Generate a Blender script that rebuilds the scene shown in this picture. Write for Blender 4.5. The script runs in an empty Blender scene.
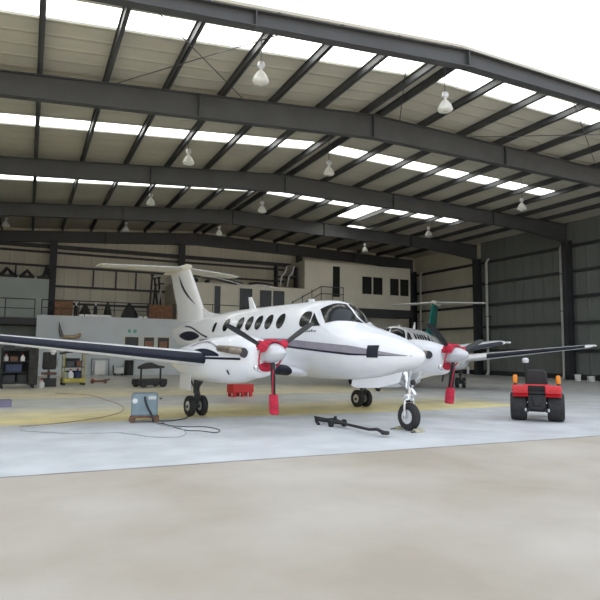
import bpy, math, random
import numpy as np
from mathutils import Vector, Matrix
random.seed(4)
R = math.radians
scn = bpy.context.scene
col = scn.collection

# ------------------------------------------------------------------ materials
def mat(name, c, rough=.5, metal=0, noise=0, scale=3, coat=0, spec=.5, c2=None, bump=0, bscale=40):
    m = bpy.data.materials.new(name); m.use_nodes = True
    nt = m.node_tree; b = nt.nodes['Principled BSDF']
    b.inputs['Base Color'].default_value = (*c, 1); b.inputs['Roughness'].default_value = rough
    b.inputs['Metallic'].default_value = metal; b.inputs['Coat Weight'].default_value = coat
    b.inputs['Specular IOR Level'].default_value = spec
    tc = nt.nodes.new('ShaderNodeTexCoord')
    if noise or c2:
        n = nt.nodes.new('ShaderNodeTexNoise'); n.inputs['Scale'].default_value = scale; n.inputs['Detail'].default_value = 5
        r = nt.nodes.new('ShaderNodeValToRGB')
        nt.links.new(tc.outputs['Object'], n.inputs['Vector']); nt.links.new(n.outputs['Fac'], r.inputs['Fac'])
        a = [max(0, x*(1-noise)) for x in c]; d = c2 if c2 else [min(1, x*(1+noise)) for x in c]
        r.color_ramp.elements[0].color = (*a, 1); r.color_ramp.elements[1].color = (*d, 1)
        r.color_ramp.elements[0].position = .35; r.color_ramp.elements[1].position = .65
        nt.links.new(r.outputs['Color'], b.inputs['Base Color'])
    if bump:
        n = nt.nodes.new('ShaderNodeTexNoise'); n.inputs['Scale'].default_value = bscale
        bp = nt.nodes.new('ShaderNodeBump'); bp.inputs['Strength'].default_value = bump; bp.inputs['Distance'].default_value = .01
        nt.links.new(tc.outputs['Object'], n.inputs['Vector']); nt.links.new(n.outputs['Fac'], bp.inputs['Height'])
        nt.links.new(bp.outputs['Normal'], b.inputs['Normal'])
    return m

def ribbed(name, c, axis='Y', period=.5, rough=.55, noise=.05):
    """profiled sheet metal: ribs as bump along one axis"""
    m = mat(name, c, rough, noise=noise, scale=.6)
    nt = m.node_tree; b = nt.nodes['Principled BSDF']
    tc = nt.nodes.new('ShaderNodeTexCoord'); w = nt.nodes.new('ShaderNodeTexWave')
    w.wave_type = 'BANDS'; w.bands_direction = axis; w.inputs['Scale'].default_value = 1/period/3.18
    r = nt.nodes.new('ShaderNodeValToRGB'); r.color_ramp.elements[0].position = .86; r.color_ramp.elements[1].position = 1
    bp = nt.nodes.new('ShaderNodeBump'); bp.inputs['Strength'].default_value = .8; bp.inputs['Distance'].default_value = .03
    nt.links.new(tc.outputs['Object'], w.inputs['Vector']); nt.links.new(w.outputs['Fac'], r.inputs['Fac'])
    nt.links.new(r.outputs['Color'], bp.inputs['Height']); nt.links.new(bp.outputs['Normal'], b.inputs['Normal'])
    return m

M = dict(
 white=mat('white_paint', (.80, .81, .83), .28, coat=.5, noise=.02, scale=1.5),
 cream=mat('cream_paint', (.68, .66, .56), .4, noise=.03),
 navy=mat('navy_stripe', (.010, .012, .030), .4, noise=.1, spec=.3),
 mauve=mat('mauve_grey_stripe', (.27, .25, .29), .3, coat=.3, noise=.1),
 boot=mat('black_rubber_boot', (.013, .015, .027), .55, noise=.2, scale=8, spec=.3),
 rubber=mat('tyre_rubber', (.02, .02, .021), .75, noise=.25, scale=14, bump=.2),
 glass=mat('dark_glass', (.010, .012, .013), .16, noise=.1, spec=.4),
 glass2=mat('tinted_glass', (.022, .024, .022), .12, noise=.1, spec=.25),
 chrome=mat('bright_metal', (.78, .79, .80), .22, metal=1, noise=.04),
 silver=mat('silver_paint', (.60, .61, .63), .32, metal=.4, noise=.04),
 rim=mat('rim_paint', (.62, .62, .62), .4, noise=.05),
 blade=mat('blade_black', (.016, .017, .02), .4, noise=.15, spec=.4),
 exhaust=mat('heat_stained_steel', (.25, .21, .17), .4, metal=.7, noise=.25, scale=9),
 red=mat('red_cloth', (.50, .018, .05), .8, noise=.2, scale=12, bump=.3),
 redp=mat('red_paint', (.55, .02, .02), .4, noise=.1),
 redd=mat('red_enamel', (.62, .02, .03), .35, noise=.1, coat=.3),
 orange=mat('amber_lens', (.75, .25, .02), .25, noise=.1),
 steel=mat('grey_steel', (.056, .059, .062), .5, noise=.1, scale=1.2),
 steeld=mat('dark_steel', (.030, .032, .035), .55, noise=.15, scale=1.2),
 roof=ribbed('roof_sheet', (.49, .475, .395), 'Y', .75),
 bwall=ribbed('cream_wall_sheet', (.60, .56, .45), 'X', .9),
 rwall=ribbed('cream_side_sheet', (.60, .57, .46), 'Y', .9),
 dwall=ribbed('darkened_sheet', (.15, .165, .155), 'Y', .9),  # side sheet darkened: shade of the front bays put into its colour
 offw=mat('office_wall', (.58, .55, .46), .7, noise=.05, scale=.8),
 mezw=mat('pale_blue_wall', (.52, .56, .58), .65, noise=.05, scale=.7),
 lofw=mat('grey_green_wall', (.36, .40, .38), .7, noise=.05, scale=.7),
 black=mat('black_paint', (.015, .015, .016), .55, noise=.2),
 dark=mat('dark_canvas', (.035, .035, .032), .85, noise=.35, scale=5),
 pipe=mat('pale_pipe', (.55, .56, .54), .5, noise=.05),
 gpu=mat('blue_grey_enamel', (.20, .27, .30), .42, noise=.1, scale=4),
 rust=mat('rusty_brown', (.15, .075, .045), .7, noise=.3, scale=10),
 wood=mat('brown_crate', (.17, .075, .035), .75, noise=.3, scale=6),
 card=mat('cardboard', (.22, .12, .07), .8, noise=.2, scale=5),
 tan=mat('weathered_tan', (.38, .30, .18), .7, noise=.35, scale=9),
 bone=mat('dark_horn', (.12, .11, .10), .6, noise=.25, scale=9),
 yellow=mat('yellow_enamel', (.42, .36, .06), .5, noise=.2, scale=6),
 green=mat('teal_green_paint', (.0, .115, .095), .35, coat=.3, noise=.08),
 blue=mat('dark_blue', (.02, .035, .09), .5, noise=.2),
 teal=mat('teal_blue_paint', (.06, .14, .2), .4, noise=.1),
 purple=mat('purple_plastic', (.19, .17, .25), .5, noise=.15),
 whitep=mat('white_plastic', (.75, .75, .74), .5, noise=.04),
 sgreen=mat('sign_green', (.01, .30, .20), .5, noise=.05),
 cable=mat('black_cable', (.025, .025, .028), .6, noise=.2),
 hose=mat('red_brown_hose', (.40, .31, .24), .6, noise=.2),
 ghose=mat('dull_green_hose', (.38, .41, .41), .6, noise=.2),
 chock=mat('pale_yellow_wood', (.38, .35, .24), .7, noise=.2, scale=9),
 joint=mat('joint_sealant', (.26, .25, .235), .8, noise=.2),
 seat=mat('seat_vinyl', (.017, .017, .018), .5, noise=.15, bump=.15),
 poster=mat('poster', (.40, .33, .10), .6, noise=.7, scale=9, c2=(.34, .12, .08)),
 apron=mat('worn_concrete', (.40, .345, .27), .85, noise=.05, scale=.45, c2=(.50, .45, .385), bump=.25, bscale=25),
)
def lamp_glass():
    m = mat('ribbed_acrylic', (.82, .83, .80), .15, noise=.03)
    nt = m.node_tree; out = nt.nodes['Material Output']; b = nt.nodes['Principled BSDF']
    t = nt.nodes.new('ShaderNodeBsdfTranslucent'); t.inputs['Color'].default_value = (.9, .9, .86, 1)
    g = nt.nodes.new('ShaderNodeBsdfTransparent'); mx = nt.nodes.new('ShaderNodeMixShader'); mx.inputs[0].default_value = .35
    m2 = nt.nodes.new('ShaderNodeMixShader'); m2.inputs[0].default_value = .2
    nt.links.new(b.outputs[0], mx.inputs[1]); nt.links.new(t.outputs[0], mx.inputs[2])
    nt.links.new(mx.outputs[0], m2.inputs[1]); nt.links.new(g.outputs[0], m2.inputs[2])
    nt.links.new(m2.outputs[0], out.inputs['Surface']); return m
M['acryl'] = lamp_glass()
def skylight():
    m = bpy.data.materials.new('translucent_sheet'); m.use_nodes = True; nt = m.node_tree
    nt.nodes.remove(nt.nodes['Principled BSDF']); out = nt.nodes['Material Output']
    t = nt.nodes.new('ShaderNodeBsdfTranslucent')
    tc = nt.nodes.new('ShaderNodeTexCoord'); n = nt.nodes.new('ShaderNodeTexNoise'); n.inputs['Scale'].default_value = 1.5
    r = nt.nodes.new('ShaderNodeValToRGB'); r.color_ramp.elements[0].color = (.86, .88, .86, 1); r.color_ramp.elements[1].color = (.95, .96, .95, 1)
    nt.links.new(tc.outputs['Object'], n.inputs['Vector']); nt.links.new(n.outputs['Fac'], r.inputs['Fac']); nt.links.new(r.outputs['Color'], t.inputs['Color'])
    g = nt.nodes.new('ShaderNodeBsdfTransparent'); mx = nt.nodes.new('ShaderNodeMixShader'); mx.inputs[0].default_value = .0
    nt.links.new(t.outputs[0], mx.inputs[1]); nt.links.new(g.outputs[0], mx.inputs[2]); nt.links.new(mx.outputs[0], out.inputs['Surface'])
    return m
M['sky'] = skylight()
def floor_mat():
    """slab coloured by zone: grey-white front strip, yellow bands under the roof, grey between"""
    m = mat('banded_floor', (.5, .5, .5), .42); nt = m.node_tree; L = nt.links; b = nt.nodes['Principled BSDF']
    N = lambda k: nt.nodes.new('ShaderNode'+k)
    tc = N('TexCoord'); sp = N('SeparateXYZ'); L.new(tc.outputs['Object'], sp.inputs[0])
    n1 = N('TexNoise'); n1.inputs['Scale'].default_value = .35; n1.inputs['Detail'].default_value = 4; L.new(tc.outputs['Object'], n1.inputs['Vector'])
    # wobble the band edges a little
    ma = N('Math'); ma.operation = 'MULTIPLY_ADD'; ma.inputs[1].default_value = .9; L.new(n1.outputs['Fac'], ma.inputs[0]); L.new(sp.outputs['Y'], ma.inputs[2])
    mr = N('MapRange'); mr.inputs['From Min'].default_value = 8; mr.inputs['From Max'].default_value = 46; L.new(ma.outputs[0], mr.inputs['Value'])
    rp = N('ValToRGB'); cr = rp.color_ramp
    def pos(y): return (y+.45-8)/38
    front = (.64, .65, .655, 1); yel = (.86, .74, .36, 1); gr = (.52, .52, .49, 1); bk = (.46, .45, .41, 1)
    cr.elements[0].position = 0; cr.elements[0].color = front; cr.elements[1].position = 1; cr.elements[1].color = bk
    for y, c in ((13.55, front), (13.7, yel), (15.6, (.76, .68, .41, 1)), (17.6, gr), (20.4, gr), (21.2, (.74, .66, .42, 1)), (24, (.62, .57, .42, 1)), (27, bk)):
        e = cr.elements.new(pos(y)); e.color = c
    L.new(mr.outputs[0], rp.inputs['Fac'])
    # bands stop at about a third of the hall; the rest is grey
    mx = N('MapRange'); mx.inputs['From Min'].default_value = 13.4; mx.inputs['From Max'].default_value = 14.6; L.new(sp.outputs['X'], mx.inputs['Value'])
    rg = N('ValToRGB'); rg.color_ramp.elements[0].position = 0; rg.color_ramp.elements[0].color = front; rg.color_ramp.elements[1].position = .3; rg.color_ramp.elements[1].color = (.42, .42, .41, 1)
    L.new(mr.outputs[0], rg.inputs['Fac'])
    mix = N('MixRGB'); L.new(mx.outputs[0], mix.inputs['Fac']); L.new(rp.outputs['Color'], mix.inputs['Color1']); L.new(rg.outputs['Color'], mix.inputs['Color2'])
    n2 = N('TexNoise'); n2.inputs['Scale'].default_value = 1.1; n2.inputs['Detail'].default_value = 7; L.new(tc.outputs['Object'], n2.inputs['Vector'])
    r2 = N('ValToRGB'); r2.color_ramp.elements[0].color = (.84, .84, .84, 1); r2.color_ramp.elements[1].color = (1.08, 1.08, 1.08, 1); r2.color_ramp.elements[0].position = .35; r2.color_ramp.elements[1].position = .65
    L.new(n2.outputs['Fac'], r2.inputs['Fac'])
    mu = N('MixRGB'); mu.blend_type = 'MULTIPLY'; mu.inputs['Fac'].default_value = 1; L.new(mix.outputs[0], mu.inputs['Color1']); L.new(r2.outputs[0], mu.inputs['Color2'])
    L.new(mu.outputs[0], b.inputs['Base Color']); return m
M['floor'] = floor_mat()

# ------------------------------------------------------------------ mesh helpers
class MB:
    def __init__(s): s.v = []; s.f = []
    def add(s, vs, fs):
        o = len(s.v); s.v += [tuple(p) for p in vs]; s.f += [tuple(i+o for i in f) for f in fs]; return s
    def box(s, c, d, rz=0, M4=None):
        x, y, z = d[0]/2, d[1]/2, d[2]/2
        vs = [Vector((a*x, b*y, e*z)) for a in (-1, 1) for b in (-1, 1) for e in (-1, 1)]
        m = M4 or (Matrix.Translation(c) @ Matrix.Rotation(rz, 4, 'Z'))
        return s.add([m @ p for p in vs], [(0, 1, 3, 2), (4, 6, 7, 5), (0, 4, 5, 1), (2, 3, 7, 6), (0, 2, 6, 4), (1, 5, 7, 3)])
    def b2(s, a, b): return s.box([(a[i]+b[i])/2 for i in range(3)], [abs(b[i]-a[i]) for i in range(3)])
    def beam(s, p0, p1, w, h, up=(0, 0, 1)):
        p0, p1 = Vector(p0), Vector(p1); d = (p1-p0); l = d.length; d.normalize()
        sd = d.cross(Vector(up)); sd = sd.normalized() if sd.length > 1e-4 else Vector((1, 0, 0)); u = sd.cross(d)
        m = Matrix((( *sd, 0), (*d, 0), (*u, 0), (0, 0, 0, 1))).transposed(); m.translation = (p0+p1)/2
        return s.box(None, (w, l, h), M4=m)
    def loft(s, rings, caps=True, closed=True):
        n = len(rings[0]); vs = [p for r in rings for p in r]; fs = []
        for i in range(len(rings)-1):
            for j in range(n if closed else n-1):
                k = (j+1) % n; fs.append((i*n+j, i*n+k, (i+1)*n+k, (i+1)*n+j))
        if caps: fs += [tuple(range(n-1, -1, -1)), tuple(range((len(rings)-1)*n, len(rings)*n))]
        return s.add(vs, fs)
    def tube(s, pts, r, n=10, caps=True):
        pts = [Vector(p) for p in pts]; rr = r if isinstance(r, (list, tuple)) else [r]*len(pts); rings = []; prev = None
        for i, p in enumerate(pts):
            d = (pts[min(i+1, len(pts)-1)]-pts[max(i-1, 0)]).normalized()
            a = prev if prev is not None else (Vector((0, 0, 1)) if abs(d.z) < .9 else Vector((1, 0, 0)))
            sd = d.cross(a); sd.normalize(); u = sd.cross(d); prev = u
            rings.append([p+(sd*math.cos(t)+u*math.sin(t))*rr[i] for t in [2*math.pi*k/n for k in range(n)]])
        return s.loft(rings, caps)
    def lathe(s, prof, o=(0, 0, 0), axis=(0, 0, 1), n=24, caps=True):
        q = Vector((0, 0, 1)).rotation_difference(Vector(axis)); o = Vector(o)
        rings = [[o+q @ Vector((r*math.cos(t), r*math.sin(t), z)) for t in [2*math.pi*k/n for k in range(n)]] for r, z in prof]
        return s.loft(rings, caps)
    def build(s, name, m, parent=None, loc=None, bevel=0, angle=35, solid=0):
        me = bpy.data.meshes.new(name); me.from_pydata(s.v, [], s.f); me.update()
        import bmesh
        bm = bmesh.new(); bm.from_mesh(me); bmesh.ops.recalc_face_normals(bm, faces=bm.faces); bm.to_mesh(me); bm.free()
        me.materials.append(m)
        me.polygons.foreach_set('use_smooth', [True]*len(me.polygons)); me.set_sharp_from_angle(angle=R(angle))
        o = bpy.data.objects.new(name, me); col.objects.link(o)
        if parent: o.parent = parent
        if loc: o.location = loc
        if bevel:
            md = o.modifiers.new('bevel', 'BEVEL'); md.width = bevel; md.segments = 2; md.limit_method = 'ANGLE'
        if solid:
            md = o.modifiers.new('solid', 'SOLIDIFY'); md.thickness = solid; md.offset = 0
        return o
def tag(o, label, cat, group=None, kind=None):
    o['label'] = label; o['category'] = cat
    if group: o['group'] = group
    if kind: o['kind'] = kind
    return o
def thing(name, label, cat, loc=(0, 0, 0), rz=0, group=None):
    o = bpy.data.objects.new(name, None); col.objects.link(o); o.location = loc; o.rotation_euler = (0, 0, rz); o.empty_display_size = .2
    return tag(o, label, cat, group)
def struct(name, mb, m, **k):
    o = mb.build(name, m, **k); o['kind'] = 'structure'; return o
def kids(o): return [c for c in bpy.data.objects if c.parent == o]
def copy_tree(o, skip=(), parent=None):
    c = o.copy(); col.objects.link(c)
    if parent: c.parent = parent; c.matrix_parent_inverse = o.matrix_parent_inverse.copy()
    for ch in kids(o):
        if not any(ch.name.startswith(k) for k in skip): copy_tree(ch, skip, c)
    return c
def smooth_path(pts, n=6):
    P = [Vector(p) for p in pts]; out = []
    for i in range(len(P)-1):
        a, b, c, d = P[max(i-1, 0)], P[i], P[i+1], P[min(i+2, len(P)-1)]
        for k in range(n):
            t = k/n; out.append(.5*((2*b)+(c-a)*t+(2*a-5*b+4*c-d)*t*t+(3*b-a-3*c+d)*t**3))
    return out+[P[-1]]

# ------------------------------------------------------------------ camera
H, A, PT, FP, RO = 1.5364, .4323, .0993, 587.4866, .0113
F = Vector((math.sin(A)*math.cos(PT), math.cos(A)*math.cos(PT), math.sin(PT)))
Rt = Vector((math.cos(A), -math.sin(A), 0)); Up = Rt.cross(F)
R2 = Rt*math.cos(RO)+Up*math.sin(RO); U2 = Up*math.cos(RO)-Rt*math.sin(RO)
cam = bpy.data.cameras.new('camera'); cam.sensor_width = 36; cam.lens = 36*FP/600; cam.shift_y = -5.5/600
cam.clip_end = 500; cam.clip_start = .05
co = bpy.data.objects.new('camera', cam); col.objects.link(co)
mw = Matrix(((*R2, 0), (*U2, 0), (*(-F), 0), (0, 0, 0, 1))).transposed(); mw.translation = (0, 0, H); co.matrix_world = mw
scn.camera = co

# ------------------------------------------------------------------ the hall
XL, XR, Y0, YB, XC = -8.4, 32.8, 13.8, 45.3, 11.84
RAFT = [13.6, 19.05, 27.73, 36.4, 45.05]
def skin(x): return 11.1-.08*(XC-x) if x < XC else 11.1-.027*(x-XC)
def under(x):
    z = 9.92-.066*(XC-x) if x < XC else 9.92-.018*(x-XC)
    if x > 27: z -= .42*((x-27)/5.05)**1.3
    if x < -4: z -= .5*((-4-x)/4.4)**1.3
    return z
SKY = [(14.95, 16.05), (23.2, 24.3), (31.3, 32.4)]
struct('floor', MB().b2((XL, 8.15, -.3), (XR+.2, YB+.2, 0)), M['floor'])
struct('apron', MB().b2((-70, -70, -.4), (90, 8.10, -.004)), M['apron'])
struct('trim_1', MB().b2((-60, 8.10, -.2), (90, 8.15, -.001)), M['joint'])
struct('ground', MB().b2((-70, 8.15, -.9), (90, 110, -.3)), M['apron'])
mb = MB(); cells = []; ys = [Y0]+[v for s in SKY for v in s]+[YB]
SX1 = 26.9
for k in range(0, len(ys), 2):
    cells.append((XL-.2, XC, ys[k], ys[k+1]))
    if k < len(ys)-2: cells.append((XC, XR+.2, ys[k], ys[k+1]))
def strip(mb, a, b, y0, y1):
    mb.add([(a, y0, skin(a)), (b, y0, skin(b)), (b, y1, skin(b)), (a, y1, skin(a)), (a, y0, skin(a)+.08), (b, y0, skin(b)+.08), (b, y1, skin(b)+.08), (a, y1, skin(a)+.08)],
           [(0, 1, 2, 3), (7, 6, 5, 4), (0, 4, 5, 1), (1, 5, 6, 2), (2, 6, 7, 3), (3, 7, 4, 0)])
EXTRA = ((18.36, 20.28, 32.4, 35.0), (20.4, 22.3, 36.75, 37.8))      # two more clear sheets on the right slope
for a, b, y0, y1 in EXTRA: cells += [(XC, a, y0, y1), (b, XR+.2, y0, y1)]
cells += [(XC, XR+.2, EXTRA[0][3], EXTRA[1][2]), (XC, XR+.2, EXTRA[1][3], YB)]
for c in cells: strip(mb, *c)
for i, s in enumerate(SKY):     # opaque pieces of the strips: at the ridge cap and beyond the last lit sheet
    strip(mb, XC-.45, XC, *s); strip(mb, XC, XC+.45, *s); strip(mb, SX1 if i else 31, XR+.2, *s); strip(mb, XL-.2, XL+.5, *s)
struct('ceiling', mb, M['roof'])
n = 0
for i, s in enumerate(SKY):
    for a, b in ((XL+.5, XC-.45), (XC+.45, SX1 if i else 31)):
        n += 1; z = .04
        struct(f'window_{n}', MB().add([(a, s[0], skin(a)+z), (b, s[0], skin(b)+z), (b, s[1], skin(b)+z), (a, s[1], skin(a)+z)], [(0, 1, 2, 3)]), M['sky'])
for a, b, y0, y1 in EXTRA:
    n += 1; struct(f'window_{n}', MB().add([(a, y0, skin(a)+.04), (b, y0, skin(b)+.04), (b, y1, skin(b)+.04), (a, y1, skin(a)+.04)], [(0, 1, 2, 3)]), M['sky'])
# rafters: tapered I beams following the roof, haunched at the eaves
for i, y in enumerate(RAFT):
    xs = [XL+.5]+[x for x in range(-6, 32, 2)]+[XR-.4]; xs = sorted(set(xs+[XC])); top = lambda x: skin(x)-.25
    mb = MB()
    def plate(y0, y1, f0, f1):
        mb.loft([[(x, y0, f0(x)), (x, y1, f0(x)), (x, y1, f1(x)), (x, y0, f1(x))] for x in xs])
    lo = (lambda x: under(x)+.40) if i == 0 else under
    plate(y-.012, y+.012, lambda x: lo(x)+.02, lambda x: top(x)-.02)
    plate(y-.15, y+.15, lo, lambda x: lo(x)+.025); plate(y-.15, y+.15, lambda x: top(x)-.025, top)
    for x in (XC, 4.9, 18.6, 26.):          # splice plates and stiffeners
        mb.b2((x-.015, y-.15, lo(x)-.02), (x+.015, y+.15, top(x)))
    struct('roof_rafter', mb, M['steel'])
# purlins
PX_ = [11.5-1.93*k for k in range(11)]+[12.2+2.03*k for k in range(10)]
for x in PX_:
    z = skin(x)
    mb = MB().b2((x-.03, Y0, z-.25), (x+.005, YB-.2, z-.001)).b2((x-.03, Y0, z-.25), (x+.08, YB-.2, z-.235)).b2((x-.08, Y0, z-.02), (x+.005, YB-.2, z-.001))
    struct('roof_purlin', mb, M['steel'])
# wind bracing rods between the first frames
for p, q in (((9.7, 13.6), (13.0, 18.9)), ((2, 18.9), (6.5, 13.6)), ((6.5, 18.9), (2, 13.6)), ((16.2, 18.9), (24.3, 13.6)), ((16.2, 13.6), (24.3, 18.9))):
    struct('brace_rod', MB().tube([(p[0], p[1], skin(p[0])-.33), (q[0], q[1], skin(q[0])-.33)], .016, 6), M['steel'])
# side columns
for y in RAFT:
    for x0, x1 in ((32.05, 32.7), (XL+.05, XL+.7)):
        mb = MB(); z = under(32.05 if x0 > 0 else XL+.5)+.1
        mb.b2((x0, y-.16, 0), (x0+.02, y+.16, z)).b2((x1-.02, y-.16, 0), (x1, y+.16, z)).b2((x0, y-.01, 0), (x1, y+.01, z)).b2((x0-.1, y-.25, 0), (x1, y+.25, .02))
        struct('side_column', mb, M['steeld'])
def sidewall(name, x, y0, y1, m): return struct(name, MB().b2((x, y0, 0), (x+.08, y1, skin(x)+.02)), m)
sidewall('wall_right', XR, Y0, 36.4, M['dwall']); sidewall('wall_right_rear', XR, 36.4, YB, M['rwall']); sidewall('wall_left', XL-.08, Y0, YB, M['rwall'])
mb = MB(); xs = [XL, XC, XR]; mb.loft([[(x, YB, 0), (x, YB+.08, 0), (x, YB+.08, skin(x)+.02), (x, YB, skin(x)+.02)] for x in xs]); struct('wall_back', mb, M['bwall'])
for z in (8.85, 7.15, 5.45, 3.72, 1.9):
    for i in range(4):
        struct('wall_girt', MB().b2((32.58, RAFT[i]+.17, z-.09), (32.8, RAFT[i+1]-.17, z+.09)), M['steeld'])
struct('baseboard_right', MB().b2((32.72, Y0, 0), (32.8, YB, .35)), M['steeld'])
for z in (8.5, 7.5, 6.1, 4.87):
    struct('wall_girt', MB().b2((XL, YB-.2, z-.07), (31.9, YB-.001, z+.07)), M['steeld'])
struct('eave_beam', MB().b2((XL+.7, 44.6, 8.72), (31.9, 44.85, 8.98)), M['steeld'])
for x in (4.15, 5.75, 7.2, -1.0):
    struct('wall_stud', MB().b2((x-.05, YB-.16, 6.17), (x+.05, YB-.001, 7.43)), M['steeld'])
for x in (1.35, 10.45, 20.4):
    mb = MB().b2((x-.24, 44.3, 0), (x+.24, 44.33, under(x))).b2((x-.24, 44.57, 0), (x+.24, 44.6, under(x))).b2((x-.012, 44.3, 0), (x+.012, 44.6, under(x)))
    struct('gable_column', mb, M['steeld'])

# ------------------------------------------------------------------ offices and mezzanine along the back
struct('wall_mezzanine', MB().b2((.45, 39.5, 0), (19.3, 39.65, 3.7)), M['mezw'])
struct('wall_mezzanine_end', MB().b2((.45, 39.65, 0), (.6, YB-.2, 3.6)), M['mezw'])
struct('floor_mezzanine', MB().b2((.6, 39.65, 3.5), (19.3, YB-.2, 3.68)), M['offw'])
struct('floor_loft', MB().b2((XL, 39.5, 3.08), (.45, YB-.2, 3.5)), M['black'])
struct('wall_loft', MB().b2((XL, 42, 3.5), (1.1, YB-.3, 6.2)), M['lofw'])
struct('wall_underloft', MB().b2((XL, 42.5, 0), (.45, 42.6, 3.08)), M['lofw'])
struct('wall_office', MB().b2((9.4, 41, 3.68), (19.3, YB-.25, 6.5)), M['offw'])
struct('wall_office_upper', MB().b2((19.3, 41, 5.2), (29.2, YB-.25, 8.75)), M['offw'])
struct('trim_2', MB().b2((19.3, 40.9, 4.6), (29.3, YB-.25, 5.2)), M['steeld'])
struct('wall_office_lower', MB().b2((19.3, 43, 0), (29.3, 43.1, 4.6)), M['offw'])
struct('wall_office_side', MB().b2((19.3, 39.65, 0), (19.45, 43, 4.6)), M['offw'])
wn = 10
def officewin(x0, x1, z0, z1, y, mull=0, door=False):
    global wn; wn += 1
    f = MB(); t = .07
    f.b2((x0-t, y-.05, z0-t), (x1+t, y, z0)).b2((x0-t, y-.05, z1), (x1+t, y, z1+t)).b2((x0-t, y-.05, z0), (x0, y, z1)).b2((x1, y-.05, z0), (x1+t, y, z1))
    for k in range(1, mull+1):
        xx = x0+(x1-x0)*k/(mull+1); f.b2((xx-t*.9, y-.05, z0), (xx+t*.9, y, z1))
    o = struct(f'window_{wn}' if not door else f'door_{wn}', f, M['offw'])
    g = MB().b2((x0, y-.025, z0), (x1, y-.005, z1)).build('pane' if not door else 'door_leaf', M['glass2'], o)
officewin(10.1, 10.75, 4.3, 6.3, 41); officewin(12.1, 12.55, 3.72, 6.3, 41, door=True)
officewin(14.0, 15.0, 3.72, 6.25, 41, door=True); officewin(15.6, 17.6, 4.55, 6.2, 41, 1)
officewin(24.46, 26.4, 6.38, 7.8, 41, 1); officewin(27.15, 29.0, 6.4, 7.8, 41, 1)
officewin(21.75, 22.4, 6.0, 8.45, 41, door=True)
officewin(24.3, 26.2, 2.6, 4.3, 43, 0)
officewin(5.74, 6.6, 1.75, 2.45, 39.5); officewin(6.95, 7.6, 1.7, 2.45, 39.5); officewin(7.85, 8.6, 1.7, 2.45, 39.5)
for x, m, l in ((7.28, 'poster', 'faded yellow and brown poster in the middle window of the low pale blue wall'), (8.22, 'poster', 'yellow and red poster in the right window of the low pale blue wall')):
    o = MB().b2((x-.26, 39.455, 1.75), (x+.26, 39.468, 2.2)).build('poster', M[m]); tag(o, l, 'poster')
for i, x in enumerate((6.0, 6.36)):
    s = thing('exit_sign', ('left' if i == 0 else 'right')+' one of the two small green signs on the pale blue wall', 'sign', (x, 39.5, 2.84), group='green exit signs')
    MB().b2((-.09, -.03, -.1), (.09, 0, .1)).build('sign_board', M['sgreen'], s, bevel=.01)
    MB().box((0, -.033, .03), (.03, .006, .05)).box((-.02, -.033, -.03), (.02, .006, .04)).box((.025, -.033, -.03), (.02, .006, .03)).build('pictogram', M['whitep'], s)
# railings
def railing(name, label, x0, x1, y, z0, h, m, post=1.6):
    t = thing(name, label, 'railing', (x0, y, z0)); L = x1-x0
    MB().tube([(0, 0, h), (L, 0, h)], .03, 8).build('top_rail', m, t); MB().tube([(0, 0, h*.5), (L, 0, h*.5)], .022, 8).build('mid_rail', m, t)
    k = max(1, round(L/post))
    for i in range(k+1): MB().tube([(L*i/k, 0, 0), (L*i/k, 0, h)], .028, 8).build('post', m, t)
railing('railing', 'dark tube railing along the edge of the loft at far left', -6.2, .3, 39.6, 3.5, 1.15, M['steeld'])
railing('railing', 'thin dark tube railing behind the clutter on top of the pale blue wall', .7, 7.2, 39.75, 3.68, 1.0, M['steeld'], 2.1)
railing('railing', 'thin grey railing in front of the upstairs office windows behind the tail fin', 9.5, 18.0, 39.75, 3.68, 1.15, M['steel'], 2.1)
t = thing('stair_railing', 'dark railing rising to the upper office landing above the cockpit', 'railing', (18.0, 40.5, 3.7))
for dz in (1.25, .7): MB().tube([(0, 0, dz+.35), (2.5, 0, dz+1.75), (4.5, 0, dz+1.75)], .035, 8).build('rail', M['steeld'], t)
for x, z in ((.1, .3), (.9, .75), (1.7, 1.2), (2.5, 1.5), (3.5, 1.5), (4.45, 1.5)): MB().tube([(x, 0, z), (x, 0, min(3.0, z+1.5))], .03, 8).build('post', M['steeld'], t)
struct('stair_flight', MB().beam((17.9, 40.55, 3.75), (20.5, 40.55, 5.1), .9, .14), M['steeld'])
struct('landing', MB().b2((20.3, 40.1, 5.05), (22.6, 40.9, 5.2)), M['steeld'])

# rain pipes
for y, l in ((28.26, 'pale grey rain pipe beside the right wall column nearest the front'), (35.36, 'pale grey rain pipe beside the middle column of the right wall'), (43.93, 'pale grey rain pipe beside the rear corner column left of the green tail')):
    p = thing('rain_pipe', l, 'pipe', (32.4, y, 0), group='rain pipes on the right wall'); MB().tube([(0, 0, .25), (0, 0, 8.75), (.25, 0, 9.1)], .1, 12).build('pipe', M['pipe'], p)
    MB().tube([(0, 0, .3), (-.06, 0, .1), (-.2, 0, .0)], .11, 12).build('outlet', M['pipe'], p)
    for z in (2, 4.5, 7): MB().b2((-.13, -.13, z), (.3, .13, z+.05)).build('clamp', M['steel'], p)
o = thing('bucket', 'small white bucket on the floor beside the nearest right wall column', 'bucket', (31.3, 26.3, 0))
MB().lathe([(.16, 0), (.2, .38), (.205, .4), (.185, .4), (.15, .03)], n=20).build('body', M['whitep'], o)
o = thing('paint_tin', 'squat pale tin on the floor right of the white bucket', 'tin', (31.5, 25.5, 0))
MB().lathe([(.22, 0), (.22, .3), (.2, .31)], n=20).build('body', M['pipe'], o); MB().lathe([(.205, .31), (.2, .33)], n=20).build('lid', M['silver'], o)

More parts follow.
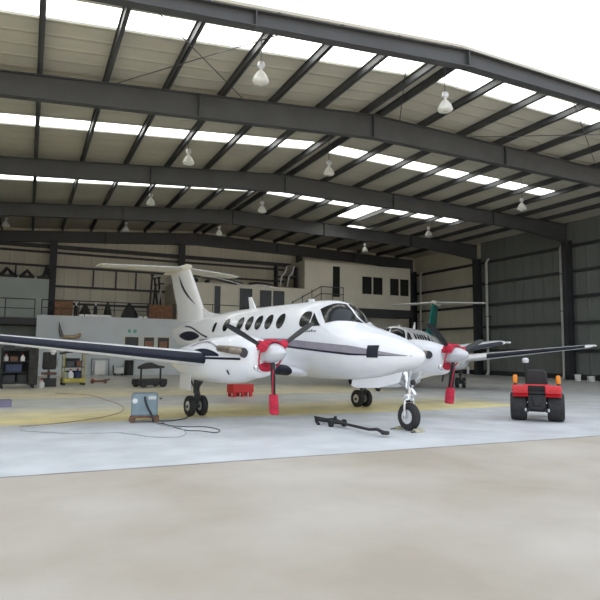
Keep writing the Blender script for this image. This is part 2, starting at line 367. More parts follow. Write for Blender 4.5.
# ------------------------------------------------------------------ high bay lamps
def lamp(x, y, label, z=9.28):
    t = thing('high_bay_lamp', label, 'lamp', (x, y, z), group='high bay lamps')
    s = skin(x)-z
    MB().tube([(0, 0, .43), (0, 0, s-.001)], .012, 6).build('rod', M['steel'], t)
    MB().lathe([(.03, .46), (.085, .44), (.11, .37), (.10, .29), (.05, .24), (.04, .19)], n=18).build('gear_housing', M['silver'], t)
    prof = [(.045, .2), (.10, .15), (.17, .05), (.22, -.07), (.235, -.12), (.20, -.17), (.10, -.2), (.095, -.195), (.19, -.16), (.22, -.115), (.205, -.07), (.155, .045), (.09, .135), (.04, .17)]
    rings = []
    for r, zz in prof:
        rings.append([(r*(1+.035*(k % 2))*math.cos(2*math.pi*k/36), r*(1+.035*(k % 2))*math.sin(2*math.pi*k/36), zz) for k in range(36)])
    MB().loft(rings, caps=False).build('bowl', M['acryl'], t)
    MB().lathe([(.025, .18), (.03, .1), (.055, .02), (.05, -.06), (.02, -.1)], n=14).build('bulb', M['whitep'], t)
rown = {14.7: 'front row', 22.3: 'second row back', 29.9: 'third row back', 37.6: 'rearmost row'}
for x, y, l in ((5.6, 14.95, 'ribbed high bay lamp left of the ridge in front of the first rafter'),
                (11.48, 14.2, 'large ribbed high bay lamp below the ridge at upper right, front row'),
                (5.55, 23.0, 'high bay lamp left of the ridge hanging just above the second rafter'),
                (11.3, 21.7, 'high bay lamp under the ridge between the first and second rafters'),
                (5.45, 30.5, 'high bay lamp left of the ridge hanging below the second row of skylights'),
                (11.2, 29.3, 'high bay lamp near the ridge hanging just above the third rafter'),
                (23.1, 22.5, 'high bay lamp under the right slope, nearest the right wall column'),
                (5.3, 38.1, 'small distant high bay lamp above the left end of the mezzanine clutter'),
                (10.97, 36.5, 'small distant high bay lamp above the tip of the tail fin'),
                (23.1, 30.4, 'high bay lamp right of the ridge, above the green tail of the rear airplane'),
                (22.5, 37.3, 'small rear high bay lamp hanging above the upper office windows'),
                (-1.6, 40.2, 'distant high bay lamp at the extreme left edge above the loft')):
    lamp(x, y, l)

# ------------------------------------------------------------------ the airplane
class Body:
    """lofted body along local x with superellipse sections"""
    def __init__(s, rows, y0=0, n=2.15):
        s.r = np.array(sorted(rows), float); s.y0 = y0; s.n = n
        x = s.r[:, 0]; s.d = np.zeros_like(s.r)
        for k in range(1, s.r.shape[1]):
            v = s.r[:, k]; dl = np.diff(v)/np.diff(x)
            for i in range(len(x)):
                if i == 0: s.d[i, k] = dl[0]
                elif i == len(x)-1: s.d[i, k] = dl[-1]
                else: s.d[i, k] = 0 if dl[i-1]*dl[i] <= 0 else 2*dl[i-1]*dl[i]/(dl[i-1]+dl[i])
    def at(s, x):
        xs = s.r[:, 0]; x = min(max(x, xs[0]), xs[-1]); i = min(max(int(np.searchsorted(xs, x))-1, 0), len(xs)-2)
        h = xs[i+1]-xs[i]; t = (x-xs[i])/h
        a, b, c, e = 2*t**3-3*t*t+1, t**3-2*t*t+t, -2*t**3+3*t*t, t**3-t*t
        return (a*s.r[i]+b*h*s.d[i]+c*s.r[i+1]+e*h*s.d[i+1])[1:]       # top, bot, w, zc
    def p(s, x, t, off=0):
        """t degrees: 0 = starboard side, 90 = top, 180 = port, 270 = belly"""
        top, bot, w, zc = s.at(x); c, sn = math.cos(R(t)), math.sin(R(t)); e = 2/s.n
        h = top-zc if sn >= 0 else zc-bot
        y = -w*math.copysign(abs(c)**e, c); z = h*math.copysign(abs(sn)**e, sn)
        nv = Vector((0, y/max(w, .01)**2, z/max(h, .01)**2)); nv = nv.normalized() if nv.length > 0 else nv
        return Vector((x, s.y0+y, zc+z))+nv*off
    def t_of(s, x, z, side=-1):
        top, bot, w, zc = s.at(x); h = top-zc if z >= zc else zc-bot
        q = min(1, abs(z-zc)/h); t = math.degrees(math.asin(q**(s.n/2)))*(1 if z >= zc else -1)
        return t if side < 0 else 180-t
    def mesh(s, step=.1, seg=48, extra=()):
        xs = sorted(set(np.round(np.concatenate([np.arange(s.r[0, 0], s.r[-1, 0], step), s.r[:, 0], list(extra)]), 4)))
        return MB().loft([[s.p(x, 360*k/seg) for k in range(seg)] for x in xs])
    def grid(s, fn, nu, nv, off=.006):
        mb = MB(); vs = [s.p(*fn(i/nu, j/nv), off) for i in range(nu+1) for j in range(nv+1)]
        return mb.add(vs, [(i*(nv+1)+j, i*(nv+1)+j+1, (i+1)*(nv+1)+j+1, (i+1)*(nv+1)+j) for i in range(nu) for j in range(nv)])
    def zgrid(s, fn, nu, nv, side=-1, off=.006):
        return s.grid(lambda u, v: (lambda x, z: (x, s.t_of(x, z, side)))(*fn(u, v)), nu, nv, off)
    def oval(s, xc, zc, rx, rz, side=-1, off=.008, n=20, sq=2.4):
        vs = [s.p(xc, s.t_of(xc, zc, side), off)]; fs = []
        for k in (1, 2):
            for j in range(n):
                a = 2*math.pi*j/n; x = xc+rx*k/2*math.copysign(abs(math.cos(a))**(2/sq), math.cos(a)); z = zc+rz*k/2*math.copysign(abs(math.sin(a))**(2/sq), math.sin(a))
                vs.append(s.p(x, s.t_of(x, z, side), off))
        for j in range(n):
            q = (j+1) % n; fs.append((0, 1+j, 1+q)); fs.append((1+j, 1+n+j, 1+n+q, 1+q))
        return MB().add(vs, fs)
fus = Body([(.40, 1.50, 1.48, .015, 1.49), (.385, 1.55, 1.43, .075, 1.49), (.34, 1.60, 1.375, .14, 1.49), (.24, 1.67, 1.30, .235, 1.49), (.05, 1.765, 1.22, .345, 1.495), (-.25, 1.885, 1.13, .46, 1.50),
            (-.87, 2.07, 1.02, .60, 1.53), (-1.37, 2.215, .97, .68, 1.58), (-1.62, 2.37, .955, .71, 1.62), (-1.88, 2.60, .945, .74, 1.67), (-2.12, 2.735, .94, .76, 1.72), (-2.5, 2.81, .93, .775, 1.77), (-3.0, 2.835, .93, .78, 1.82),
            (-6.8, 2.83, .93, .78, 1.84), (-8, 2.79, 1.06, .735, 1.88), (-9.5, 2.69, 1.32, .58, 1.98), (-11, 2.6, 1.62, .38, 2.1), (-12.2, 2.5, 1.95, .17, 2.24), (-12.6, 2.42, 2.2, .05, 2.32)])
def naca(u, th):   # half thickness at chord fraction u
    return 5*th*(.2969*math.sqrt(u)-.126*u-.3516*u*u+.2843*u**3-.1036*u**4)
def foil(le, chord, th, camber=.0, n=14, span_axis='y'):
    """closed aerofoil section behind the leading edge le"""
    us = [(.5-.5*math.cos(math.pi*k/n)) for k in range(n+1)]; pts = []
    up = [(u, naca(u, th)+camber*4*u*(1-u)) for u in us]; lo = [(u, -naca(u, th)+camber*4*u*(1-u)) for u in us]
    seq = list(reversed(up))+lo[1:-1]
    for u, h in seq:
        pts.append((le[0]-u*chord, le[1], le[2]+h*chord) if span_axis == 'y' else (le[0]-u*chord, le[1]+h*chord, le[2]))
    return pts
def bootstrip(secs, umax, off=.006, n=8, span_axis='y', ulow=None):
    rings = []
    for le, c, th, cam_ in secs:
        us = [umax*(1-k/n)**2 for k in range(n)]; r = []; ul = [(ulow or umax)*(1-k/n)**2 for k in range(n)]
        for u in us: r.append((u, naca(u, th)+cam_*4*u*(1-u)+off/c))
        r.append((-off/c, 0))
        for u in reversed(ul): r.append((u, -naca(u, th)+cam_*4*u*(1-u)-off/c))
        rings.append([(le[0]-u*c, le[1], le[2]+h*c) if span_axis == 'y' else (le[0]-u*c, le[1]+h*c, le[2]) for u, h in r])
    return MB().loft(rings, caps=False, closed=False)

HD = -1.4056; PO = Vector((7.0973, 10.0401, 0))
plane = thing('airplane', 'large white twin propeller airplane with dark stripes and red propeller covers, nose to the right', 'airplane', PO, HD)
fu = fus.mesh(.12, 48).build('fuselage', M['white'], plane, angle=60)
for side in (-1, 1):
    for x in (-6.81, -5.95, -5.43, -4.92, -4.40, -3.82): fus.oval(x, 2.335, .185, .195, side, sq=2).build('cabin_window', M['glass'], fu)
    fus.oval(-7.6, 2.29, .10, .15, side, sq=3).build('cabin_window', M['glass'], fu)
    fus.oval(-2.74, 2.34, .21, .19, side, sq=2.6).build('cockpit_window', M['glass2'], fu)
    o = fus.zgrid(lambda u, v: (-2.49+.36*u+.0*v, 2.16+v*(.31*(1-u)**1.0+.02)), 6, 6, side, .008).build('quarter_window', M['glass'], fu)
    tt = (lambda t: t) if side < 0 else (lambda t: 180-t)
    def ws(u, v, tt=tt):     # u: outboard -> centre, v: bottom -> top
        xb = -1.98+(.62)*u**.75; xt = -2.36+.36*u**.8; tb = 31+57*u; tp = 50+38*u
        x = xb+(xt-xb)*v; return x, tt(tb+(tp-tb)*v)
    fus.grid(ws, 10, 8, .010).build('windshield_pane', M['glass'], fu)
    def zmid(x): return 1.47+(-(x-.4))*.075 if x > -3.6 else 1.77+(-3.6-x)*.012
    def halfw(x): return min(.085, max(.004, (.30-x)*.06))
    fus.zgrid(lambda u, v: (.3-9*u, zmid(.3-9*u)+.02+(v-.4)*2*halfw(.3-9*u)), 60, 3, side, .005).build('upper_stripe', M['mauve'], fu)
    fus.zgrid(lambda u, v: (.2-9*u, zmid(.2-9*u)+.02-.95*halfw(.2-9*u)+(v-.5)*.5*halfw(.2-9*u)), 60, 2, side, .0065).build('lower_stripe', M['navy'], fu)
    fus.zgrid(lambda u, v: (-.66+.28*u, 1.46+.25*v), 5, 4, side, .011).build('vent_cover', M['boot'], fu)
    # tail swoosh: dark lens and a thin line
    fus.zgrid(lambda u, v: (-8.7-2.4*u, 2.04+.06*u+(v-.5)*.32*math.sin(math.pi*min(1, u*1.0))**.7), 20, 4, side, .006).build('tail_swoosh', M['navy'], fu)
    fus.zgrid(lambda u, v: (-8.0-2.6*u, 2.0+.42*math.sin(u*1.75)*u**.3+(v-.5)*.05), 20, 2, side, .007).build('tail_line', M['navy'], fu)
    # small script lettering under the cockpit window
    mb = MB()
    for k, (dx, w_, h_) in enumerate(((0, .05, .05), (.07, .04, .03), (.13, .04, .035), (.19, .05, .04), (.27, .05, .055), (.34, .03, .03), (.39, .06, .03))):
        g = fus.zgrid(lambda u, v: (-2.68+dx+w_*u+.015*v, 2.025+.01*dx+h_*v), 2, 2, side, .006); mb.add(g.v, g.f)
    mb.build('lettering', M['steel'], fu)
MB().loft([[(x0, -t_, 2.78), (x0, t_, 2.78), (x1, t_, 2.78), (x1, -t_, 2.78)] if z == 0 else [(x0-z*.35, -t_*.4, 2.85+z), (x0-z*.35, t_*.4, 2.85+z), (x1-z*.9, t_*.4, 2.85+z), (x1-z*.9, -t_*.4, 2.85+z)] for z in (0, .34) for x0, x1, t_ in [(-6.6, -6.25, .03)]]).build('antenna', M['whitep'], fu)
MB().loft([[(-3.55-.2*z, -.02, 2.81+z), (-3.55-.2*z, .02, 2.81+z), (-3.3-.6*z, .02, 2.81+z), (-3.3-.6*z, -.02, 2.81+z)] for z in (0, .1)]).build('antenna', M['whitep'], fu)
for s in (-1, 1): MB().tube([(-.15, s*.2, 1.17), (-.15, s*.2, 1.06), (.1, s*.2, 1.03)], .014, 6).build('pitot_tube', M['chrome'], fu)
# fin with dorsal fillet
secs = [((-9.55, 0, 2.62), 2.6, .10), ((-9.86, 0, 2.98), 2.25, .105), ((-10.5, 0, 3.78), 2.07, .105), ((-11.16, 0, 4.58), 1.85, .10)]
fin = MB().loft([foil(le, c, th, span_axis='z') for le, c, th in secs]).build('vertical_fin', M['white'], plane, angle=60)
MB().loft([[(x, -w, 2.6), (x, w, 2.6), (x, w*.3, z), (x, -w*.3, z)] for x, z, w in ((-8.2, 2.77, .02), (-8.9, 2.80, .05), (-9.5, 2.90, .09), (-10.0, 3.08, .1), (-10.6, 3.2, .08))]).build('dorsal_fillet', M['white'], fin, angle=60)
for s in (-1, 1):
    def finpt(u, z, s=s, off=.006):
        k = (z-2.98)/1.6; c = 2.25-.4*k; x = -9.86-1.3*k-u*c
        return (x, s*(naca(u, .103)*c+off), z)
    vs = []; K = 18
    for i in range(K+1):
        q = i/K; z = 4.35-1.15*q; u = .50-.36*q+.10*math.sin(math.pi*q)
        wd = .048*math.sin(math.pi*min(1, q*.95+.04))+.004
        vs += [finpt(u-wd, z), finpt(u+wd, z)]
    MB().add(vs, [(2*i, 2*i+1, 2*i+3, 2*i+2) for i in range(K)]).build('fin_stripe', M['navy'], fin)
MB().loft([[(x, r*math.cos(a), 4.62+r*math.sin(a)*1.1) for a in [2*math.pi*k/16 for k in range(16)]] for x, r in ((-10.98, .01), (-11.1, .07), (-11.4, .13), (-12.3, .14), (-13.2, .09), (-13.75, .015))]).build('bullet_fairing', M['cream'], fin, angle=60)
stab = MB().loft([foil((lx, y, 4.64), c, .09) for y, lx, c in ((-2.8, -12.6, .75), (-2.74, -12.5, .9), (0, -11.55, 1.55), (2.74, -12.5, .9), (2.8, -12.6, .75))]).build('horizontal_stabilizer', M['cream'], plane, angle=60)
for s in (-1, 1): bootstrip([((-11.6, s*.15, 4.64), 1.52, .09, 0), ((-12.48, s*2.7, 4.64), .92, .09, 0)], .05).build('deice_strip', M['silver'], stab)
# wings
def wsec(y, s=-1):
    dh = .089 if s < 0 else .115
    if y <= 3.0: le = (-3.02-.03*y, 0, 1.00+.1223*y); c = 2.25-.03*y; th = .12+.015*y
    else: k = (y-3)/5.3; le = (-3.11-.5*k, 0, 1.367+dh*(y-3)); c = 2.16-1.1*k; th = .165-.03*k
    return le, c, th
for s in (-1, 1):
    rings = []
    for y in (.4, 1.4, 2.6, 3.0, 4, 5, 6, 7, 8.0): le, c, th = wsec(y, s); rings.append(foil((le[0], s*y, le[2]), c, th, .012))
    le, c, th = wsec(8.22, s); rings.append(foil((le[0]-.12, s*8.22, le[2]+.01), c*.85, th*.8, .012)); rings.append(foil((le[0]-.3, s*8.32, le[2]+.012), c*.6, th*.4, .012))
    wg = MB().loft(rings).build('wing', M['white'], plane, angle=60)
    def wb(y): le, c, th = wsec(y, s); return ((le[0], s*y, le[2]), c, th, .012)
    bootstrip([wb(y) for y in (3.02, 4, 5, 6, 7, 7.85)], .075, ulow=.035).build('deice_boot', M['boot'], wg)
    bootstrip([wb(y) for y in (.84, 1.5, 2.15)], .11).build('inner_deice_boot', M['boot'], wg)
    le, c, th = wsec(8.1, s); MB().lathe([(.01, .12), (.035, .09), (.04, 0), (.01, -.1)], (le[0]-.05, s*8.2, le[2]+.01), (1, 0, 0), 12).build('navigation_light', M['chrome'], wg)
    for ya, yb in ((3.3, 5.3), (5.6, 7.8)):   # flap and aileron panels on the trailing edge underside
        vs = []
        for y in (ya, yb):
            le, c, th = wsec(y, s)
            for u in (.76, .985): vs.append((le[0]-u*c, s*y, le[2]+(-naca(u, th)+.048*u*(1-u))*c-.006))
        MB().add(vs, [(0, 1, 3, 2)]).build('flap' if ya < 4 else 'aileron', M['cream'], wg)
# nacelles, propellers, main gear
def nacelle_body(y0):
    return Body([(-1.30, 1.70, 1.12, .20, 1.44), (-1.36, 1.73, 1.07, .26, 1.43), (-1.5, 1.78, 1.03, .31, 1.43), (-1.8, 1.86, 1.0, .38, 1.45), (-2.35, 1.93, .89, .44, 1.43), (-3.1, 1.89, .85, .46, 1.40), (-4.1, 1.80, .85, .45, 1.36), (-5.0, 1.68, .97, .38, 1.36), (-5.8, 1.55, 1.15, .24, 1.37), (-6.3, 1.44, 1.32, .06, 1.38)], y0, 2.35)
HUBX = -1.08; HUBZ = 1.535; TURN = {-1: 3, 1: -10}
for s in (-1, 1):
    y0 = s*2.61; nb = nacelle_body(y0)
    na = nb.mesh(.1, 40).build('nacelle', M['white'], plane, angle=60)
    MB().loft([[(-1.36+dx, y0+1.35*r*math.cos(a), 1.25+.72*r*math.sin(a)) for a in [2*math.pi*k/24 for k in range(24)]] for r, dx in ((.13, -.06), (.135, .03), (.16, .06), (.185, .03), (.18, -.1))], caps=False).build('intake_lip', M['chrome'], na)
    for q in (-1, 1):
        yy = y0+q*.36
        MB().tube(smooth_path([(-1.62, y0+q*.3, 1.55), (-1.72, y0+q*.42, 1.57), (-1.86, y0+q*.49, 1.585), (-2.1, y0+q*.50, 1.60), (-2.4, y0+q*.49, 1.615)], 4), [.065]*2+[.078]*10+[.07]*5, 14).build('exhaust_stack', M['exhaust'], na)
        MB().lathe([(.07, 0), (.08, .02), (.1, .04), (.085, .055)], (-1.60, y0+q*.33, 1.53), (.5, q*.86, 0), 16).build('exhaust_flange', M['steeld'], na)
        nb.zgrid(lambda u, v: (-1.7-2.6*u, 1.405+.0*u+(v-.5)*.045), 20, 2, q, .006).build('nacelle_line', M['navy'], na)
        nb.zgrid(lambda u, v: (-2.5-1.75*u, 1.45+(v)*.16*math.sin(math.pi*min(1, .04+u*.96))**.7), 20, 4, q, .0065).build('nacelle_swoosh', M['navy'], na)
        nb.zgrid(lambda u, v: (-2.5-1.6*u, 1.59+.17*math.sin(.1+u*2.6)+(v-.5)*.04), 20, 2, q, .007).build('nacelle_arc', M['mauve'], na)
        nb.oval(-2.2, 1.13, .035, .055, q).build('drain_vent', M['steeld'], na)
    pr = MB().lathe([(.20, -.25), (.205, -.1), (.2, 0), (.18, .13), (.145, .25), (.095, .36), (.04, .42), (.005, .435)], (HUBX, y0, HUBZ), (1, 0, 0), 28).build('propeller', M['silver'], plane, angle=60)
    for k in range(3):
        a = R(270+TURN[s]+120*k); rad = Vector((0, math.cos(a), math.sin(a))); tan = Vector((0, -math.sin(a), math.cos(a))); fw = Vector((1, 0, 0)); c0 = Vector((HUBX, y0, HUBZ)); rings = []
        for r, w_, th_, pit in ((.12, .045, .045, 84), (.24, .05, .045, 84), (.34, .07, .035, 86), (.5, .095, .024, 84), (.75, .105, .018, 80), (.92, .105, .014, 77), (1.04, .092, .011, 75), (1.11, .07, .008, 74), (1.14, .03, .004, 74)):
            wv = (tan*math.cos(R(pit))*-1+fw*math.sin(R(pit))); nv = wv.cross(rad).normalized()
            rings.append([c0+rad*r+wv*(w_*math.cos(t))+nv*(th_*math.sin(t)) for t in [2*math.pi*j/14 for j in range(14)]])
        MB().loft(rings).build('blade', M['blade'], pr, angle=60)
    # main gear
    gx = -4.56
    g = MB().tube([(gx+.05, y0, 1.0), (gx, y0, .55)], .075, 14).tube([(gx, y0, .57), (gx, y0, .23)], .05, 12).tube([(gx, y0-.24, .232), (gx, y0+.24, .232)], .04, 12)
    g.beam((gx+.08, y0, .62), (gx+.2, y0, .46), .06, .03).beam((gx+.2, y0, .46), (gx+.05, y0, .28), .06, .03).tube([(gx+.5, y0, .98), (gx+.02, y0, .62)], .028, 8).tube([(gx-.06, y0-.2, .98), (gx-.05, y0-.02, .66)], .025, 8)
    gear = g.build('main_gear', M['steel'], plane)
    for q in (-1, 1):
        yc = y0+q*.155
        MB().lathe([(.12, -.06), (.155, -.078), (.215, -.073), (.242, -.047), (.246, 0), (.242, .047), (.215, .073), (.155, .078), (.12, .06)], (gx, yc, .246), (0, 1, 0), 32, False).build('tire', M['rubber'], gear, angle=50)
        MB().lathe([(.125, -.06), (.12, -.045), (.085, -.03), (.05, -.05), (.03, -.055), (.03, .055), (.05, .05), (.085, .03), (.12, .045), (.125, .06)], (gx, yc, .246), (0, 1, 0), 24).build('wheel_rim', M['rim'], gear)
        if q == s: MB().box((gx+.2, y0+q*.38, .84), (.62, .02, .36)).build('gear_door', M['white'], gear, bevel=.008)
# nose gear
g = MB().tube([(-.12, 0, 1.2), (-.02, 0, .78)], .06, 14).tube([(-.03, 0, .82), (0, 0, .62)], .042, 12)
g.beam((-.02, 0, .63), (0.02, 0, .59), .24, .07)
for q in (-1, 1):
    g.tube([(0, q*.115, .61), (.0, q*.12, .45), (0, q*.115, .28)], .028, 10)
    g.tube([(.22, q*.16, 1.22), (.02, q*.05, .86)], .022, 8); g.tube([(-.45, q*.14, 1.1), (-.03, q*.04, .85)], .022, 8)
g.tube([(0, -.15, .28), (0, .15, .28)], .03, 12).beam((.06, 0, .85), (.17, 0, .74), .07, .03).beam((.17, 0, .74), (.05, 0, .63), .07, .03).box((.07, -.09, .80), (.09, .07, .1)).tube([(-.03, -.16, .7), (-.03, .16, .7)], .025, 8)
ng = g.build('nose_gear', M['chrome'], plane)
MB().lathe([(.14, -.065), (.19, -.085), (.245, -.08), (.272, -.05), (.28, 0), (.272, .05), (.245, .08), (.19, .085), (.14, .065)], (0, 0, .28), (0, 1, 0), 36, False).build('tire', M['rubber'], ng, angle=50)
MB().lathe([(.145, -.07), (.14, -.05), (.1, -.03), (.055, -.06), (.035, -.075), (.035, .075), (.055, .06), (.1, .03), (.14, .05), (.145, .07)], (0, 0, .28), (0, 1, 0), 28).build('wheel_rim', M['rim'], ng)
for q in (-1, 1):
    MB().loft([[(x, q*.24-.008, zt), (x, q*.24+.008, zt), (x, q*.28+.008, zb), (x, q*.28-.008, zb)] for x, zt, zb in ((-1.5, .97, .83), (-1.3, .98, .79), (-.6, 1.05, .83), (.02, 1.17, .97), (.06, 1.19, 1.08))]).build('gear_door', M['white'], ng)
MB().lathe([(.05, 0), (.06, .02), (.055, .05), (.02, .06)], (.09, 0, .97), (1, 0, 0), 16).build('taxi_light', M['glass2'], ng)

# ---- second airplane behind
p2 = copy_tree(plane, skip=('fin_stripe', 'tail_swoosh', 'tail_line', 'lettering'))
p2.location = (13.25, 20.9, 0); p2.rotation_euler = (0, 0, -2.425)
tag(p2, 'white twin propeller airplane with a green tail fin parked behind the large one', 'airplane')
for ch in kids(p2):
    if ch.name.startswith('vertical_fin'):
        for q in [ch]+kids(ch):
            if not q.name.startswith('bullet'): q.material_slots[0].link = 'OBJECT'; q.material_slots[0].material = M['green']

for ch in kids(p2):
    if ch.name.startswith('wing'):
        sg = 1 if sum(v.co.y for v in ch.data.vertices) > 0 else -1
        secs2 = [((le[0], sg*y, le[2]), c, th, .012) for y in (3.95, 5, 6, 7, 7.85) for le, c, th in [wsec(y, sg)]]
        for q in kids(ch):
            if q.name.startswith('deice_boot'):
                tmp = bootstrip(secs2, .075, ulow=.035).build('deice_boot', M['boot']); q.data = tmp.data; bpy.data.objects.remove(tmp)
# ---- red covers on the front airplane's engines (local to the hub, same heading as the airplane)
def hubw(y): return PO+Vector((math.cos(HD)*HUBX-math.sin(HD)*y, math.sin(HD)*HUBX+math.cos(HD)*y, HUBZ))
for s, who in ((-1, 'near left'), (1, 'far right')):
    y0 = s*2.61
    t = thing('propeller_restraint', f'red cloth restraint wrapped round the spinner of the {who} engine', 'propeller cover', hubw(y0), HD, 'red propeller restraints')
    K = 26; rings = []
    for i in range(K+1):
        a = R(12+156*i/K); d = Vector((0, math.cos(a), math.sin(a))); b_ = .015*math.sin(i*1.7)
        rings.append([Vector((x, 0, 0))+d*r for x, r in ((-.2, .215), (-.2, .25+b_), (0, .26+b_), (.1, .24+b_), (.1, .21), (0, .21))])
    MB().loft(rings).build('cloth_band', M['red'], t)
    for k in (1, 2):
        a = R(270+TURN[s]+120*k); d = Vector((0, math.cos(a), math.sin(a)))
        MB().tube([d*.2, d*.28+Vector((.01, 0, .01)), d*.37], [.10, .098, .075], 14).build('blade_sleeve', M['red'], t)
    MB().tube(smooth_path([(-.02, -.25, .05), (-.06, -.26, -.12), (-.16, -.2, -.27)], 5), .018, 6).build('strap', M['red'], t)
    MB().tube(smooth_path([(-.02, .25, .05), (-.06, .26, -.12), (-.16, .2, -.27)], 5), .018, 6).build('strap', M['red'], t)
    t = thing('intake_plug', f'red padded plug in the chin intake of the {who} engine', 'intake cover', hubw(y0)+Vector((0, 0, 1.25-HUBZ))+Vector((math.cos(HD), math.sin(HD), 0))*-.06, HD)
    MB().loft([[(dx, 1.35*r*math.cos(a), .72*r*math.sin(a)) for a in [2*math.pi*k/22 for k in range(22)]] for r, dx in ((.03, -.10), (.11, -.11), (.128, -.15), (.128, -.25))]).build('plug', M['red'], t)
    MB().tube([(-.1, -.1, 0), (-.04, -.06, -.02), (-.04, .06, -.02), (-.1, .1, 0)], .014, 8).build('grab_strap', M['red'], t)
    t = thing('blade_cover', f'red cloth sleeve on the downward blade tip of the {who} propeller', 'blade cover', hubw(y0)+Vector((-math.sin(HD), math.cos(HD), 0))*(1.17*math.sin(R(TURN[s])))+Vector((0, 0, -1.17*math.cos(R(TURN[s])))), HD)
    t.rotation_euler = (R(TURN[s]), 0, HD)
    MB().loft([[(.15*math.cos(a)*w_*.85, .075*math.sin(a)*w_, z) for a in [2*math.pi*k/16 for k in range(16)]] for z, w_ in ((-.02, .7), (0, 1.), (.12, 1.03), (.3, .98), (.36, .9), (.365, .8))]).build('sleeve', M['red'], t)
    MB().tube(smooth_path([(.05, -.05, .36), (.08, -.06, .6), (.1, -.05, .85)], 4), .012, 6).build('tie_strap', M['red'], t)

# ------------------------------------------------------------------ small things on the floor
# wheel chocks and their rope
for dx, w_ in ((-.27, 'behind'), (.27, 'in front of')):
    c = PO+Vector((math.cos(HD)*dx, math.sin(HD)*dx, 0))
    t = thing('wheel_chock', f'pale yellow wedge chock {w_} the nose wheel', 'wheel chock', c, HD, 'nose wheel chocks')
    sg = 1 if dx > 0 else -1
    MB().loft([[(-sg*.05, y, 0), (sg*.06, y, 0), (sg*.04, y, .03), (-sg*.02, y, .07), (-sg*.04, y, .07)] for y in (-.12, .12)]).build('wedge', M['chock'], t, bevel=.01)
    MB().tube([(0, -.12, .03), (sg*.04, -.16, .02), (sg*.02, -.24, .012)], .01, 6).build('cord', M['cable'], t)
# tow bar
t = thing('tow_bar', 'black steel tow bar lying on the floor left of the nose wheel', 'tow bar', (6.04, 10.75, 0), .0)
a, b = Vector((-.05, 1.35, .10)), Vector((.05, -1.35, .08)); d = (b-a).normalized(); sd = Vector((-d.y, d.x, 0))
MB().tube([a+d*.9, b-d*.5, b-d*.28+Vector((.03, 0, .03)), b], [.028, .028, .032, .036], 10).build('shaft', M['black'], t)
MB().tube([a, a+d*.45+sd*.02, a+d*.95], .028, 8).tube([a+d*.5+sd*.22, a+d*.8+sd*.16, a+d*1.4], .024, 8).tube([a+d*.5-sd*.22, a+d*.8-sd*.16, a+d*1.4], .024, 8).tube([a+d*.5-sd*.26, a+d*.5+sd*.26], .03, 8).build('fork', M['black'], t)
for q in (-1, 1): MB().tube([a+d*.5+sd*q*.24+Vector((0, 0, .06)), a+d*.5+sd*q*.24+Vector((0, 0, -.02)), a+d*.62+sd*q*.24+Vector((0, 0, -.08))], .035, 8).build('lug', M['black'], t)
MB().lathe([(.02, -.03), (.075, -.03), (.085, 0), (.075, .03), (.02, .03)], b+Vector((.03, .02, -.0)), (0, 0, 1), 18).build('towing_eye', M['black'], t)
for q in (-1, 1): MB().lathe([(.03, -.03), (.075, -.03), (.08, 0), (.075, .03), (.03, .03)], a+d*1.0+sd*q*.16+Vector((0, 0, -.02)), (d.y, -d.x, 0), 16).build('wheel', M['rubber'], t)
# ground power unit
t = thing('power_cart', 'blue grey ground power unit on small wheels left of the main gear', 'power unit', (2.41, 13.3, 0), -.19)
MB().b2((-.28, -.22, .14), (.28, .22, .63)).build('cabinet', M['gpu'], t, bevel=.05)
MB().b2((-.28, -.2, .10), (.28, .2, .15)).build('chassis', M['rust'], t)
for x in (-.25, .25):
    for y in (-.2, .2): MB().lathe([(.02, -.025), (.06, -.025), (.07, 0), (.06, .025), (.02, .025)], (x, y, .07), (0, 1, 0), 18).build('wheel', M['rust'], t)
MB().lathe([(.055, 0), (.055, .015), (.04, .02)], (-.2, -.22, .47), (0, -1, 0), 18).build('gauge', M['whitep'], t)
MB().b2((.08, -.226, .5), (.24, -.218, .57)).build('name_plate', M['pipe'], t)
MB().tube(smooth_path([(0.0, -.235, .56), (.02, -.25, .45), (.08, -.25, .3), (.15, -.24, .18), (.2, -.27, .02)], 5), .022, 8).build('cable', M['cable'], t)
MB().tube([(.31, -.1, .5), (.36, -.1, .5), (.36, .1, .5), (.31, .1, .5)], .014, 8).build('handle', M['steel'], t)
# hoses and cables
def hose(name, label, pts, m, r): tag(MB().tube(smooth_path([(x, y, r) for x, y in pts], 7), r, 8).build(name, m), label, 'cable' if 'cable' in name else 'hose')
hose('air_hose', 'thin red brown hose curving over the yellow floor left of the power unit', [(-.06, 13.21), (.71, 13.55), (1.6, 14.36), (2.25, 15.6), (2.5, 17.4), (2.3, 19.6), (2.0, 21.8), (1.0, 23)], M['hose'], .010)
hose('air_hose', 'dull green hose lying along the pale floor below the power unit', [(-.04, 12.56), (.47, 12.08), (.89, 11.78), (1.4, 11.67), (1.62, 11.65), (1.89, 11.27), (2.05, 10.95), (2.32, 10.71), (2.6, 10.74), (2.82, 11.2), (2.85, 11.9), (2.62, 12.5), (2.55, 12.95)], M['ghose'], .011)
hose('power_cable', 'black cable looped on the floor in front of the left main wheels', [(2.62, 12.95), (2.75, 12.5), (2.8, 12.0), (2.93, 11.5), (3.15, 11.35), (3.34, 11.03), (3.5, 11.25), (3.52, 11.6), (3.38, 11.95), (3.1, 12.05), (2.8, 12.35), (2.72, 12.9)], M['cable'], .009)
hose('power_cable', 'black cable running from the power unit to the left main wheels', [(2.72, 13.25), (2.95, 13.2), (3.2, 13.35), (3.4, 13.55), (3.5, 13.85), (3.62, 14.0)], M['cable'], .012)
